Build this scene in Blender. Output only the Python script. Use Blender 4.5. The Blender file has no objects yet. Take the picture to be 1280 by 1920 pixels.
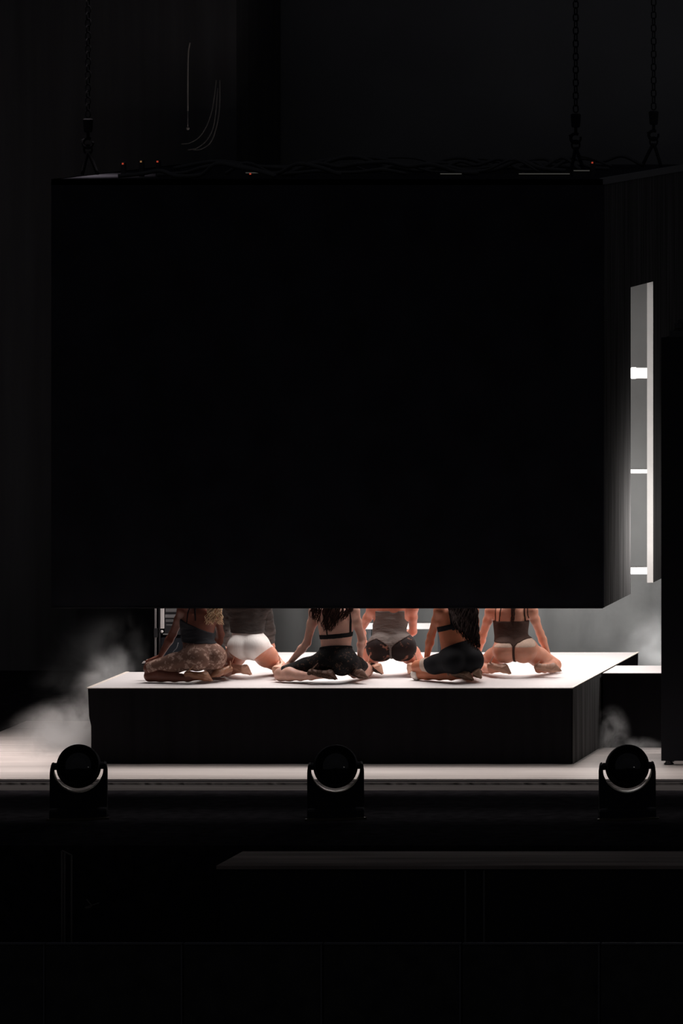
import bpy, bmesh, math, random
import numpy as np
from mathutils import Vector, Matrix
random.seed(7)
SC = bpy.context.scene
COL = SC.collection

# ------------------------------------------------------------------ camera
PXM = 215.0                 # pixels per metre at the platform front
D0 = 60.0                   # distance camera -> platform front (telephoto from the stands)
F = PXM * D0
UV0 = (3500.0, -60.0)       # where the depth lines of the set meet, in photo pixels
CX = (UV0[0] - 640) / PXM
CZ = (1433 - UV0[1]) / PXM
cam_d = bpy.data.cameras.new('camera')
cam = bpy.data.objects.new('camera', cam_d); COL.objects.link(cam)
cam.location = (CX, 0, CZ); cam.rotation_euler = (math.pi / 2, 0, 0)
cam_d.sensor_fit = 'VERTICAL'; cam_d.sensor_height = 24.0; cam_d.sensor_width = 24.0
cam_d.lens = F / 1920 * 24.0
cam_d.shift_x = -(UV0[0] - 640) / 1920
cam_d.shift_y = (UV0[1] - 960) / 1920
cam_d.clip_end = 300
SC.camera = cam
SC.view_settings.view_transform = 'Standard'
SC.view_settings.look = 'None'
SC.view_settings.exposure = 0.0
SC.view_settings.gamma = 1.0
SC.view_settings.use_curve_mapping = False

def pix(u, v, Y):
    return Vector((CX + (u - UV0[0]) * Y / F, Y, CZ - (v - UV0[1]) * Y / F))
def Xat(u, Y): return CX + (u - UV0[0]) * Y / F
def Zat(v, Y): return CZ - (v - UV0[1]) * Y / F
def Yon(v, z): return (CZ - z) * F / (v - UV0[1])

TOP = Zat(1290, D0)         # platform height (~0.67 m)

# ------------------------------------------------------------------ world
w = bpy.data.worlds.new('world'); SC.world = w; w.use_nodes = True
w.node_tree.nodes['Background'].inputs[0].default_value = (0.026, 0.026, 0.029, 1)
w.node_tree.nodes['Background'].inputs[1].default_value = 1.0

# ------------------------------------------------------------------ lights
def aim(o, target):
    d = Vector(target) - o.location
    o.rotation_euler = d.to_track_quat('-Z', 'Y').to_euler()
def area(name, loc, target, sx, sy, power, col=(1, 1, 1), spread=180):
    l = bpy.data.lights.new(name, 'AREA'); l.shape = 'RECTANGLE'; l.size = sx; l.size_y = sy
    l.energy = power; l.color = col; l.spread = math.radians(spread)
    o = bpy.data.objects.new(name, l); COL.objects.link(o); o.location = loc; aim(o, target); return o
def spot(name, loc, target, angle, power, col=(1, 1, 1), blend=.4, r=.08):
    l = bpy.data.lights.new(name, 'SPOT'); l.spot_size = math.radians(angle); l.spot_blend = blend
    l.energy = power; l.color = col; l.shadow_soft_size = r
    o = bpy.data.objects.new(name, l); COL.objects.link(o); o.location = loc; aim(o, target); return o
area('box_ceiling_light', (0.0, 61.9, 4.6), (0.0, 61.3, 0.0), 3.8, 2.4, 142, (1.0, .93, .90), 110)
area('box_back_light', (0.3, 63.6, 2.5), (0.2, 60.8, 0.8), 4.2, .5, 44, (1.0, .93, .90), 130)
area('front_floor_light', (-0.3, 57.2, 9.5), (-0.3, 59.25, 0.0), 9.0, .3, 19, (1.0, .90, .85), 10)
area('left_wash', (-3.6, 61.0, 7.5), (-3.6, 60.6, 0.0), 2.6, .8, 34, (1.0, .87, .82), 30)
spot('right_wash', (3.6, 61.0, 8.5), (2.75, 60.6, 0.0), 15, 700, (1.0, .9, .86), .5)
spot('side_wash', (2.9, 61.5, 2.0), (2.2, 61.5, 1.9), 170, 72, (1, .96, .93), 1.0, .12)
spot('rear_side_wash', (2.9, 63.6, 1.9), (2.2, 63.4, 1.8), 165, 9, (1, .96, .93), 1.0, .12)
spot('backdrop_wash', (2.6, 63.0, 0.9), (1.6, 66.8, 1.0), 100, 400, (1, .985, .97), 1.0, .3)
spot('backdrop_wash_centre', (-0.8, 64.6, 0.3), (-0.4, 66.8, 1.0), 110, 40, (1, .985, .97), 1.0, .3)
spot('gap_wash', (1.2, 63.2, 4.4), (1.7, 66.8, 2.4), 75, 110, (1, .985, .96), 1.0, .3)
area('slot_light', (1.9, 60.4, 3.0), (2.35, 62.6, 3.0), .3, 3.2, 4, (1, .98, .97), 70)
area('yoke_fill', (0.0, 57.15, 9.0), (0.0, 57.15, 0.0), 7.5, .2, 2.2, (1.0, .93, .86), 8)  # added fill with no known source, brightens the yokes from above
spot('house_side_light', (9.8, 50.1, 0.5), (0.0, 57.0, 0.45), 45, 14, (1, .97, .92), .3, .06)

# ------------------------------------------------------------------ materials
MATS = {}
def mat(name, col, rough=.7, spec=.3, metal=0, noise=None, bump=None, emit=None, sss=0, sheen=0):
    """noise=(scale, amount, (stretch xyz)) varies the colour; bump=(scale, strength, stretch)"""
    if name in MATS: return MATS[name]
    m = bpy.data.materials.new(name); m.use_nodes = True; nt = m.node_tree
    b = nt.nodes['Principled BSDF']
    b.inputs['Base Color'].default_value = (*col, 1); b.inputs['Roughness'].default_value = rough
    b.inputs['Specular IOR Level'].default_value = spec; b.inputs['Metallic'].default_value = metal
    if sss:
        b.inputs['Subsurface Weight'].default_value = sss
        b.inputs['Subsurface Radius'].default_value = (1, .3, .15); b.inputs['Subsurface Scale'].default_value = .02
    if sheen: b.inputs['Sheen Weight'].default_value = sheen
    if noise or bump:
        tc = nt.nodes.new('ShaderNodeTexCoord')
    if noise:
        mp = nt.nodes.new('ShaderNodeMapping'); nt.links.new(tc.outputs['Object'], mp.inputs[0])
        mp.inputs['Scale'].default_value = noise[2] if len(noise) > 2 else (1, 1, 1)
        n = nt.nodes.new('ShaderNodeTexNoise'); n.inputs['Scale'].default_value = noise[0]; n.inputs['Detail'].default_value = 4
        nt.links.new(mp.outputs[0], n.inputs[0])
        mr = nt.nodes.new('ShaderNodeMapRange'); mr.inputs['To Min'].default_value = 1 - noise[1]; mr.inputs['To Max'].default_value = 1 + noise[1]
        mr.inputs['From Min'].default_value = .25; mr.inputs['From Max'].default_value = .75
        nt.links.new(n.outputs[0], mr.inputs['Value'])
        mx = nt.nodes.new('ShaderNodeVectorMath'); mx.operation = 'SCALE'; mx.inputs[0].default_value = col
        nt.links.new(mr.outputs[0], mx.inputs['Scale']); nt.links.new(mx.outputs[0], b.inputs['Base Color'])
    if bump:
        mp = nt.nodes.new('ShaderNodeMapping'); nt.links.new(tc.outputs['Object'], mp.inputs[0])
        mp.inputs['Scale'].default_value = bump[2] if len(bump) > 2 else (1, 1, 1)
        n = nt.nodes.new('ShaderNodeTexNoise'); n.inputs['Scale'].default_value = bump[0]; n.inputs['Detail'].default_value = 3
        nt.links.new(mp.outputs[0], n.inputs[0])
        bp = nt.nodes.new('ShaderNodeBump'); bp.inputs['Strength'].default_value = bump[1]; bp.inputs['Distance'].default_value = .02
        nt.links.new(n.outputs[0], bp.inputs['Height']); nt.links.new(bp.outputs[0], b.inputs['Normal'])
    if emit:
        b.inputs['Emission Color'].default_value = (*emit[0], 1); b.inputs['Emission Strength'].default_value = emit[1]
    MATS[name] = m; return m

def lace(name, c_dark, c_light, scale, thresh=.5, mesh_amount=.35):
    """floral lace: warped cell pattern mixing the thread colour with what shows through"""
    if name in MATS: return MATS[name]
    m = bpy.data.materials.new(name); m.use_nodes = True; nt = m.node_tree; b = nt.nodes['Principled BSDF']
    b.inputs['Roughness'].default_value = .8; b.inputs['Specular IOR Level'].default_value = .15
    tc = nt.nodes.new('ShaderNodeTexCoord')
    n0 = nt.nodes.new('ShaderNodeTexNoise'); n0.inputs['Scale'].default_value = scale * 1.3; n0.inputs['Detail'].default_value = 2
    nt.links.new(tc.outputs['Object'], n0.inputs[0])
    mx = nt.nodes.new('ShaderNodeMixRGB'); mx.inputs[0].default_value = .12
    nt.links.new(tc.outputs['Object'], mx.inputs[1]); nt.links.new(n0.outputs['Color'], mx.inputs[2])
    v = nt.nodes.new('ShaderNodeTexVoronoi'); v.inputs['Scale'].default_value = scale
    nt.links.new(mx.outputs[0], v.inputs['Vector'])
    n1 = nt.nodes.new('ShaderNodeTexNoise'); n1.inputs['Scale'].default_value = scale * 5; n1.inputs['Detail'].default_value = 3
    nt.links.new(tc.outputs['Object'], n1.inputs[0])
    ad = nt.nodes.new('ShaderNodeMath'); ad.operation = 'MULTIPLY_ADD'; ad.inputs[1].default_value = mesh_amount
    nt.links.new(n1.outputs[0], ad.inputs[0]); nt.links.new(v.outputs['Distance'], ad.inputs[2])
    cr = nt.nodes.new('ShaderNodeValToRGB')
    cr.color_ramp.elements[0].position = thresh - .08; cr.color_ramp.elements[0].color = (*c_light, 1)
    cr.color_ramp.elements[1].position = thresh + .08; cr.color_ramp.elements[1].color = (*c_dark, 1)
    nt.links.new(ad.outputs[0], cr.inputs[0]); nt.links.new(cr.outputs[0], b.inputs['Base Color'])
    MATS[name] = m; return m

def floor_mat():
    m = bpy.data.materials.new('white stage floor boards'); m.use_nodes = True; nt = m.node_tree; b = nt.nodes['Principled BSDF']
    b.inputs['Roughness'].default_value = .45; b.inputs['Specular IOR Level'].default_value = .3
    tc = nt.nodes.new('ShaderNodeTexCoord'); sp = nt.nodes.new('ShaderNodeSeparateXYZ'); nt.links.new(tc.outputs['Object'], sp.inputs[0])
    fr = nt.nodes.new('ShaderNodeMath'); fr.operation = 'MODULO'; fr.inputs[1].default_value = .61
    nt.links.new(sp.outputs['Y'], fr.inputs[0])
    gt = nt.nodes.new('ShaderNodeMath'); gt.operation = 'GREATER_THAN'; gt.inputs[1].default_value = .012
    nt.links.new(fr.outputs[0], gt.inputs[0])
    mp = nt.nodes.new('ShaderNodeMapping'); mp.inputs['Scale'].default_value = (.35, 5, 1); nt.links.new(tc.outputs['Object'], mp.inputs[0])
    n = nt.nodes.new('ShaderNodeTexNoise'); n.inputs['Scale'].default_value = 1.6; n.inputs['Detail'].default_value = 6; nt.links.new(mp.outputs[0], n.inputs[0])
    cr = nt.nodes.new('ShaderNodeValToRGB'); cr.color_ramp.elements[0].position = .3; cr.color_ramp.elements[0].color = (.43, .395, .38, 1)
    cr.color_ramp.elements[1].position = .65; cr.color_ramp.elements[1].color = (.57, .525, .505, 1); nt.links.new(n.outputs[0], cr.inputs[0])
    mx = nt.nodes.new('ShaderNodeMixRGB'); mx.inputs[1].default_value = (.22, .20, .19, 1)
    nt.links.new(gt.outputs[0], mx.inputs[0]); nt.links.new(cr.outputs[0], mx.inputs[2]); nt.links.new(mx.outputs[0], b.inputs['Base Color'])
    return m

BLK = mat('matt black paint', (.022, .022, .026), .9, .02)
BLKF = mat('black hanging box cloth', (.03, .03, .038), .95, .0, noise=(3, .25))
BLK2 = mat('black stage carpet', (.02, .019, .022), 1, 0, noise=(9, .4))
SKIRT = mat('black riser skirt', (.014, .013, .015), .95, 0, noise=(1.2, .2, (8, 8, .3)), bump=(6, .35, (1, 1, .05)))
SIDE = mat('charcoal side cloth', (.09, .088, .088), .9, 0, noise=(2.2, .5, (1, 6, .35)))
WHITE = mat('white riser top', (.69, .655, .65), .5, .25, noise=(1.5, .05))
EDGE = mat('cream edge trim', (.85, .76, .68), .45, .3)
INNER = mat('white inner lining', (.72, .71, .69), .8, .1, noise=(5, .08))
WALLR = mat('black brick back wall', (.19, .19, .195), 1, 0, noise=(.8, .15))
WALLL = mat('black masking cloth', (.06, .06, .064), 1, 0, noise=(1.5, .2, (4, 4, .2)))
BACKD = mat('grey backdrop cloth', (.30, .30, .295), 1, 0, noise=(1.2, .22, (1, 1, .8)), bump=(5, .2, (1, 1, .08)))
STEEL = mat('dark steel', (.05, .05, .055), .45, .5, .7)
GREYM = mat('scuffed grey metal', (.35, .34, .33), .5, .5, .3, noise=(30, .3))
CABLE = mat('black rubber cable', (.06, .06, .065), .5, .4)
GLASS = mat('dark lens glass', (.01, .01, .012), .08, .6)
YOKE_LIT = mat('pale lit yoke inside', (.35, .32, .27), .4, .4)  # for the yoke's inner faces, with the light put into the colour
GLOWBAR = mat('white bar painted glowing', (.9, .9, .9), .5, .2, emit=((1, .99, .97), 1.15))  # glow put in for light falling on plain white bars
RED = mat('red status light', (.5, .05, .03), .5, .2, emit=((1, .12, .06), .35))
AMB = mat('amber status light', (.5, .3, .1), .5, .2, emit=((1, .5, .2), .2))
GRN = mat('dim strip lights', (.3, .3, .25), .5, .2, emit=((1, .95, .85), .045))

# ------------------------------------------------------------------ mesh helpers
def link(name, me, m=None, parent=None, smooth=True):
    o = bpy.data.objects.new(name, me); COL.objects.link(o)
    if m is not None: me.materials.append(m)
    if parent is not None: o.parent = parent; o.matrix_parent_inverse = parent.matrix_basis.inverted()
    if smooth:
        for p in me.polygons: p.use_smooth = True
    return o
def from_bm(name, bm, m, parent=None, smooth=False):
    bmesh.ops.recalc_face_normals(bm, faces=bm.faces)
    me = bpy.data.meshes.new(name); bm.to_mesh(me); bm.free(); return link(name, me, m, parent, smooth)
def thing(name, loc, label, cat, group=None):
    o = bpy.data.objects.new(name, None); COL.objects.link(o); o.location = loc; o.empty_display_size = .1
    tag(o, label, cat, group); return o
def tag(o, label=None, cat=None, group=None, kind=None):
    if label: o['label'] = label
    if cat: o['category'] = cat
    if group: o['group'] = group
    if kind: o['kind'] = kind
    return o
def struct(o): o['kind'] = 'structure'; return o
def bbox(bm, x0, x1, y0, y1, z0, z1, bev=0):
    r = bmesh.ops.create_cube(bm, size=1)
    M = Matrix.Translation(((x0 + x1) / 2, (y0 + y1) / 2, (z0 + z1) / 2)) @ Matrix.Diagonal((x1 - x0, y1 - y0, z1 - z0, 1))
    bmesh.ops.transform(bm, matrix=M, verts=r['verts'])
    if bev:
        es = set(e for v in r['verts'] for e in v.link_edges)
        bmesh.ops.bevel(bm, geom=list(es), offset=bev, segments=2, affect='EDGES', profile=.6)
def box(name, x0, x1, y0, y1, z0, z1, m, parent=None, bev=0):
    bm = bmesh.new(); bbox(bm, x0, x1, y0, y1, z0, z1, bev); return from_bm(name, bm, m, parent)
def tube(bm, pts, r, seg=8, cap=True, closed=False):
    pts = [Vector(p) for p in pts]; n = len(pts); rings = []
    rr = r if isinstance(r, (list, tuple)) else [r] * n
    up = None
    for i in range(n):
        if closed: t = (pts[(i + 1) % n] - pts[i - 1]).normalized()
        else: t = (pts[min(i + 1, n - 1)] - pts[max(i - 1, 0)]).normalized()
        if up is None:
            up = Vector((0, 0, 1)) if abs(t.z) < .9 else Vector((1, 0, 0))
        a = t.cross(up).normalized(); up = a.cross(t).normalized()
        rings.append([bm.verts.new(pts[i] + (a * math.cos(2 * math.pi * k / seg) + up * math.sin(2 * math.pi * k / seg)) * rr[i]) for k in range(seg)])
    for i in range(n if closed else n - 1):
        A, B = rings[i], rings[(i + 1) % n]
        for k in range(seg):
            bm.faces.new((A[k], A[(k + 1) % seg], B[(k + 1) % seg], B[k]))
    if cap and not closed:
        bm.faces.new(rings[0][::-1]); bm.faces.new(rings[-1])
def lathe(bm, prof, M, seg=32):
    rings = []
    for r, z in prof:
        rings.append([bm.verts.new(M @ Vector((r * math.cos(2 * math.pi * k / seg), r * math.sin(2 * math.pi * k / seg), z))) for k in range(seg)])
    for A, B in zip(rings, rings[1:]):
        for k in range(seg): bm.faces.new((A[k], A[(k + 1) % seg], B[(k + 1) % seg], B[k]))
    bm.faces.new(rings[0][::-1]); bm.faces.new(rings[-1])
def catmull(P, n=8):
    P = [Vector(p) for p in P]; out = []
    Q = [P[0] * 2 - P[1]] + P + [P[-1] * 2 - P[-2]]
    for i in range(1, len(Q) - 2):
        for k in range(n):
            t = k / n; a, b, c, d = Q[i - 1], Q[i], Q[i + 1], Q[i + 2]
            out.append(.5 * ((2 * b) + (c - a) * t + (2 * a - 5 * b + 4 * c - d) * t * t + (3 * b - a - 3 * c + d) * t ** 3))
    out.append(P[-1]); return out

# ================================================================== SETTING
YF = 58.9                                    # front edge of the white stage floor
XL = Xat(0, Yon(1372, 0))                    # left edge of the white floor
YB = Yon(1352, 0)
bm = bmesh.new(); bbox(bm, XL, 9.0, YF, YB, -.05, 0)
fl = from_bm('floor', bm, floor_mat()); struct(fl)
struct(box('floor', -14, 16, YB, 74, -.05, -.004, BLK2))
struct(box('floor', -14, XL, YF, YB, -.05, -.004, BLK2))
ZD = Zat(1482, YF)
struct(box('trim_1', -14, 9, YF, YF + .05, ZD, -.03, mat('grey stage fascia', (.38, .355, .345), .9, .1, noise=(2, .3, (.3, 1, 30)))))
struct(box('trim_2', -14, 9, YF - .002, YF, Zat(1464, YF), -.0, mat('pale stage nosing', (.30, .27, .26), .7, .1)))
struct(box('floor', -14, 14, 55.2, YF, -1.3, ZD, BLK2))
struct(box('floor', -14, 14, 44, 60, -1.35, -1.3, BLK2))
struct(box('wall_back', -14, 16, 70.0, 70.3, 0, 14, WALLR))
XW = Xat(443, 68.0)
struct(box('wall_left', -14, XW, 68.0, 69.9, 0, 14, WALLL))
# grey cloth drop behind the platform
YD = 66.8
bm = bmesh.new()
x0, x1 = Xat(345, YD), 6.5; nx = 160
zs = [0, Zat(1127, YD) - .012, Zat(1127, YD), Zat(1127, YD) + .012, 4.9]
grid = [[bm.verts.new((x0 + (x1 - x0) * i / nx, YD + .03 * math.sin(i * .9) * math.sin(i * .23), z)) for i in range(nx + 1)] for z in zs]
for a, b in zip(grid, grid[1:]):
    for i in range(nx): bm.faces.new((a[i], a[i + 1], b[i + 1], b[i]))
bd = from_bm('backdrop_cloth', bm, BACKD, smooth=True)
md = bd.modifiers.new('thick', 'SOLIDIFY'); md.thickness = .01
tag(bd, 'grey cloth backdrop hanging behind the lit white platform', 'backdrop')
sm = box('seam', 2.0, x1, YD - .05, YD - .03, Zat(1128, YD), Zat(1126.6, YD), mat('pale seam', (.55, .54, .53), .9, 0), bd)

# ================================================================== PLATFORM
PX0, PX1 = Xat(163, D0), Xat(1073, D0)
YM, YR = Yon(1260, TOP), Yon(1223, TOP)
pf = thing('stage_platform', ((PX0 + PX1) / 2, D0, 0), 'raised white topped stage platform with black skirt under the six people', 'platform')
TT = .005
bm = bmesh.new()
XB0 = Xat(362, YR)
outline = [(PX0, D0), (PX1, D0), (PX1 + .02, YR), (XB0, YR), (XB0, YM), (PX0, YM)]
def prism(bm, pts, z0, z1):
    a = [bm.verts.new((x, y, z0)) for x, y in pts]; b = [bm.verts.new((x, y, z1)) for x, y in pts]
    bm.faces.new(a[::-1]); bm.faces.new(b); n = len(pts)
    for i in range(n): bm.faces.new((a[i], a[(i + 1) % n], b[(i + 1) % n], b[i]))
prism(bm, outline, TOP - TT, TOP); from_bm('deck_top', bm, WHITE, pf)
# black skirt with a gentle inward hang on the left
bm = bmesh.new()
path = []
for (ax, ay), (bx_, by_) in zip(outline, outline[1:] + outline[:1]):
    n = max(2, int(math.hypot(bx_ - ax, by_ - ay) / .06))
    for i in range(n): path.append((ax + (bx_ - ax) * i / n, ay + (by_ - ay) * i / n))
cxm, cym = (PX0 + PX1) / 2, (D0 + YR) / 2
rows = []
for k in range(9):
    t = k / 8; z = (TOP - TT) * (1 - t); row = []
    for i, (x, y) in enumerate(path):
        inset = .006 + .018 * min(1, t * 2.2) * (.6 + .4 * math.sin(i * .7)) + (.012 if t > .4 and x < PX0 + .02 else 0)
        dx = 1 if x < PX0 + .02 else (-1 if x > PX1 - .01 else 0)
        dy = 1 if y < D0 + .01 else (-1 if y > YR - .01 else 0)
        row.append(bm.verts.new((x + dx * inset, y + dy * (inset if abs(x - cxm) < 9 else 0), z)))
    rows.append(row)
for A, B in zip(rows, rows[1:]):
    for i in range(len(path)):
        j = (i + 1) % len(path); bm.faces.new((A[i], A[j], B[j], B[i]))
from_bm('skirt', bm, SKIRT, pf, True)
box('side_cloth', PX1 - .004, PX1 + .004, D0 + .02, YM - .03, .0, TOP - TT - .002, SIDE, pf)
bm = bmesh.new()
bbox(bm, PX0, PX1, D0 - .006, D0, TOP - .0035, TOP + .002)
from_bm('front_edge_trim', bm, EDGE, pf)
box('left_edge_trim', PX0 - .004, PX0 + .022, D0, YM, TOP + .0005, TOP + .004, EDGE, pf)
bm = bmesh.new(); prism(bm, [(PX1 - .02, D0), (PX1 + .004, D0), (PX1 + .024, YR), (PX1 - .0, YR)], TOP + .0005, TOP + .004)
from_bm('right_edge_trim', bm, EDGE, pf)
YW0, YW1 = Yon(1262, TOP), Yon(1248, TOP)
wk = thing('side_walkway', (PX1 + 1.5, YW0, 0), 'white topped walkway running right from the platform behind the black tower', 'walkway')
box('walkway_top', PX1 + .03, 8.5, YW0, YW1, TOP - TT, TOP, WHITE, wk)
box('walkway_skirt', PX1 + .03, 8.5, YW0 + .012, YW1 - .012, 0, TOP - TT, SKIRT, wk)

# ================================================================== HANGING BOX
BY = 59.9; BX0, BX1 = Xat(96, BY), Xat(1130, BY)
BZ0, BZ1 = Zat(1140, BY), Zat(336, BY)
TH = .055
def Yx(u, X): return (X - CX) * F / (u - UV0[0])
YG0 = Yx(1182, BX1); YG1 = Yx(1224, BX1); YE = 64.4
hb = thing('hanging_box', ((BX0 + BX1) / 2, (BY + YE) / 2, BZ0), 'huge black hollow box hanging over the platform with a tall slot in its right side', 'hanging box')
box('front_panel', BX0, BX1, BY, BY + TH, BZ0, BZ1, BLKF, hb)
box('bottom_trim', BX0, BX1, BY - .004, BY + .006, BZ0 - .004, BZ0 + .006, mat('dull edge profile', (.045, .045, .05), .6, .2), hb)
box('left_panel', BX0, BX0 + TH, BY + TH, YE, BZ0, BZ1, BLKF, hb)
GZ = Zat(534, Yx(1200, BX1))
def two_sided(name, x0, x1, y0, y1, z0, z1, outer, par):
    o = box(name, x0, x1, y0, y1, z0, z1, outer, par); o.data.materials.append(INNER)
    for p in o.data.polygons:
        if p.normal.x < -.5 or p.normal.y < -.5: p.material_index = 1
    return o
two_sided('side_panel', BX1 - TH, BX1, BY + TH, YG0, BZ0, BZ1, SIDE, hb)
sp = two_sided('side_panel', BX1 - TH, BX1, YG1, YE + 2.2, BZ0, GZ, SIDE, hb)
box('slot_header', BX1 - TH, BX1, YG0, YE + 2.2, GZ, BZ1, SIDE, hb)
box('side_top_rail', BX1 - .03, BX1 + .02, BY, YE + 1.0, BZ1 - .045, BZ1 + .01, mat('dull grey rail', (.16, .16, .165), .6, .2), hb)
box('roof_panel', BX0, BX1, BY, YE, BZ1 - .05, BZ1, BLKF, hb)
# white bars behind the slot and people; emission stands in for light on them
YLB = 64.9
for i, (va, vb, la) in enumerate(((690, 709, 'thick white bar, highest of the three seen through the box slot'),
                                 (880, 887, 'thin white bar, middle one of the three seen through the box slot'),
                                 (1064, 1076, 'white bar at the foot of the box slot, lowest of the three'))):
    t = thing('white_bar', pix(1150, (va + vb) / 2, YLB), la, 'light bar', 'white bars behind the slot')
    box('bar_face', Xat(1096, YLB), Xat(1214, YLB), YLB - .02, YLB, Zat(vb, YLB), Zat(va, YLB), GLOWBAR, t, .003)
    box('housing', Xat(1094, YLB), Xat(1216, YLB), YLB, YLB + .07, Zat(vb, YLB) - .005, Zat(va, YLB) + .005, GREYM, t)
    if i == 0: box('end_clip', Xat(1184, YLB), Xat(1192, YLB), YLB - .024, YLB, Zat(710, YLB), Zat(688.5, YLB), GLOWBAR, t)
YLC = 65.2
t = thing('white_bar', pix(740, 1173, YLC), 'long white bar low behind the people in grey and in black shorts', 'light bar')
box('bar_face', Xat(672, YLC), Xat(838, YLC), YLC - .02, YLC, Zat(1179, YLC), Zat(1168, YLC), mat('white bar painted softly glowing', (.8, .78, .76), .5, .2, emit=((1, .95, .93), .12)), t, .003)
box('housing', Xat(670, YLC), Xat(840, YLC), YLC, YLC + .07, Zat(1180, YLC), Zat(1167, YLC), GREYM, t)
for uu in (690, 820):
    box('leg', Xat(uu, YLC), Xat(uu + 5, YLC), YLC + .01, YLC + .05, 0, Zat(1180, YLC), STEEL, t)

# ---- cables lying on the roof of the box
CW = ['black cable lying on top of the box'] 
rnd = random.Random(3)
spans = [(225, 520), (300, 640), (420, 760), (540, 900), (600, 1010), (700, 1060), (780, 1090), (860, 1140), (330, 980), (480, 1085), (650, 1150), (900, 1200)]
for i, (ua, ub) in enumerate(spans):
    y = BY + .15 + (i * .29) % 3.6; n = 9
    P = [Vector((Xat(ua + (ub - ua) * k / (n - 1), y), y + rnd.uniform(-.12, .12), BZ1 + .025 + (rnd.random() ** 2 * .11 if 0 < k < n - 1 else 0))) for k in range(n)]
    P = [Vector((min(p.x, BX1 - .05), min(max(p.y, BY + .08), YE - .05), p.z)) for p in P]
    bm = bmesh.new(); tube(bm, catmull(P, 6), rnd.choice((.012, .016, .02)), 6)
    o = from_bm('power_cable', bm, CABLE, smooth=True)
    tag(o, 'black power cable tangled with others along the top of the hanging box', 'cable', 'tangled cables on top of the box')
def small_light(name, u, v, w_, h_, m, la, y=60.6):
    z = Zat(v, y); x = Xat(u, y); t = thing(name, (x, y, BZ1), la, 'indicator light' if w_ < 8 else 'strip light')
    sw = w_ / PXM / 2; sh = h_ / PXM / 2; z = max(z, BZ1 + .02)
    box('housing', x - sw - .01, x + sw + .01, y + .004, y + .06, BZ1, z + sh + .006, STEEL, t)
    box('lens', x - sw, x + sw, y - .004, y + .004, z - sh, z + sh, m, t)
for u, v, m, la in ((230, 307, RED, 'tiny red indicator light at the left end of the box roof'),
                    (264, 303, AMB, 'tiny amber indicator light, second from the left above the box'),
                    (295, 303, RED, 'tiny dull red indicator light, third from the left above the box'),
                    (323, 332, RED, 'small red light low on the box roof, left part'),
                    (469, 326, RED, 'small red light by the pale strip light above the box'),
                    (1110, 305, RED, 'tiny red light right of the near hoist slings')):
    small_light('indicator_light', u, v, 3, 3, m, la)
for u, v, w_, la in ((505, 324, 90, 'dim pale strip light on the box roof, left of the middle'),
                     (1020, 326, 96, 'dim pale strip light on the box roof beside the near hoist slings'),
                     (845, 326, 40, 'short dim strip light on the box roof, right of the middle'),
                     (1090, 320, 30, 'short dim strip light behind the near hoist slings')):
    small_light('strip_light', u, v, w_, 1.6, GRN, la)
box_r = thing('warning_lamp', pix(1058, 326, 60.9), 'small orange red lamp at the end of the strip light by the slings', 'lamp')
box('lens', Xat(1051, 60.9), Xat(1062, 60.9), 60.88, 60.9, Zat(327.5, 60.9), Zat(324.5, 60.9), mat('orange lamp', (.8, .3, .2), .5, .2, emit=((1, .3, .15), .3)), box_r)
box('bracket', Xat(1050, 60.9), Xat(1063, 60.9), 60.9, 60.95, BZ1, Zat(324, 60.9), STEEL, box_r)

# ---- chain hoists
def hoist(u, Y, v_hook, label, m, vtop=0, legs=(-11, 18)):
    t = thing('chain_hoist', pix(u, v_hook, Y), label, 'chain hoist')
    s = F / Y; x = Xat(u, Y)
    v = v_hook - 2; k = 0
    while v > vtop - 150:
        L, Wd = .066, .021
        c = Vector((x, Y, Zat(v, Y) + .5 * L)); a = 0 if k % 2 == 0 else math.pi / 2.6
        pts = []
        for q in range(14):
            th = 2 * math.pi * q / 14
            px_, pz = Wd * math.cos(th), (L / 2 - Wd) * (1 if math.sin(th) > 0 else -1) + Wd * math.sin(th)
            pts.append(c + Vector((px_ * math.cos(a), px_ * math.sin(a), pz)))
        bm = bmesh.new(); tube(bm, pts, .0065, 6, closed=True); from_bm('chain_link', bm, m, t, True)
        v -= 12.2; k += 1
    zt, zb = Zat(v_hook, Y), Zat(v_hook + 26, Y)
    bm = bmesh.new(); lathe(bm, [(.03, zb), (.038, zb + .01), (.042, (zt + zb) / 2), (.046, zt - .01), (.03, zt)], Matrix.Translation((x, Y, 0)), 12)
    from_bm('chain_stop', bm, m, t)
    bm = bmesh.new()
    tube(bm, [(x, Y, zb + .01), (x, Y, zb - .045)], .014, 8)
    zc = zb - .10
    tube(bm, [Vector((x + .045 * math.sin(a), Y, zc - .035 - .04 * math.cos(a) + .04)) for a in [math.radians(d) for d in range(-210, 130, 20)]], [.014] * 8 + [.017] * 5 + [.01] * 4, 8)
    tube(bm, [(x - .01, Y, zb - .06), (x - .06, Y, zb - .075)], .009, 6)
    from_bm('hook', bm, m, t, True)
    zr = zb - .155
    bm = bmesh.new(); tube(bm, [Vector((x + .035 * math.cos(2 * math.pi * q / 18), Y, zr + .04 * math.sin(2 * math.pi * q / 18))) for q in range(18)], .009, 6, closed=True)
    from_bm('ring', bm, m, t, True)
    for dl in legs:
        bm = bmesh.new(); tube(bm, catmull([(x, Y, zr - .02), (x + dl * .35 / s, Y, (zr + BZ1) / 2 + .03), (x + dl / s, Y, BZ1)], 4), .016, 7)
        from_bm('sling', bm, m, t, True)
DK = mat('black hoist steel', (.012, .012, .02), .6, .05)
DK2 = mat('dull hoist steel', (.03, .03, .033), .6, .1)
hoist(1079, 60.9, 213, 'near black chain hoist with hook and two slings at the right of the box', DK)
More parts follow.
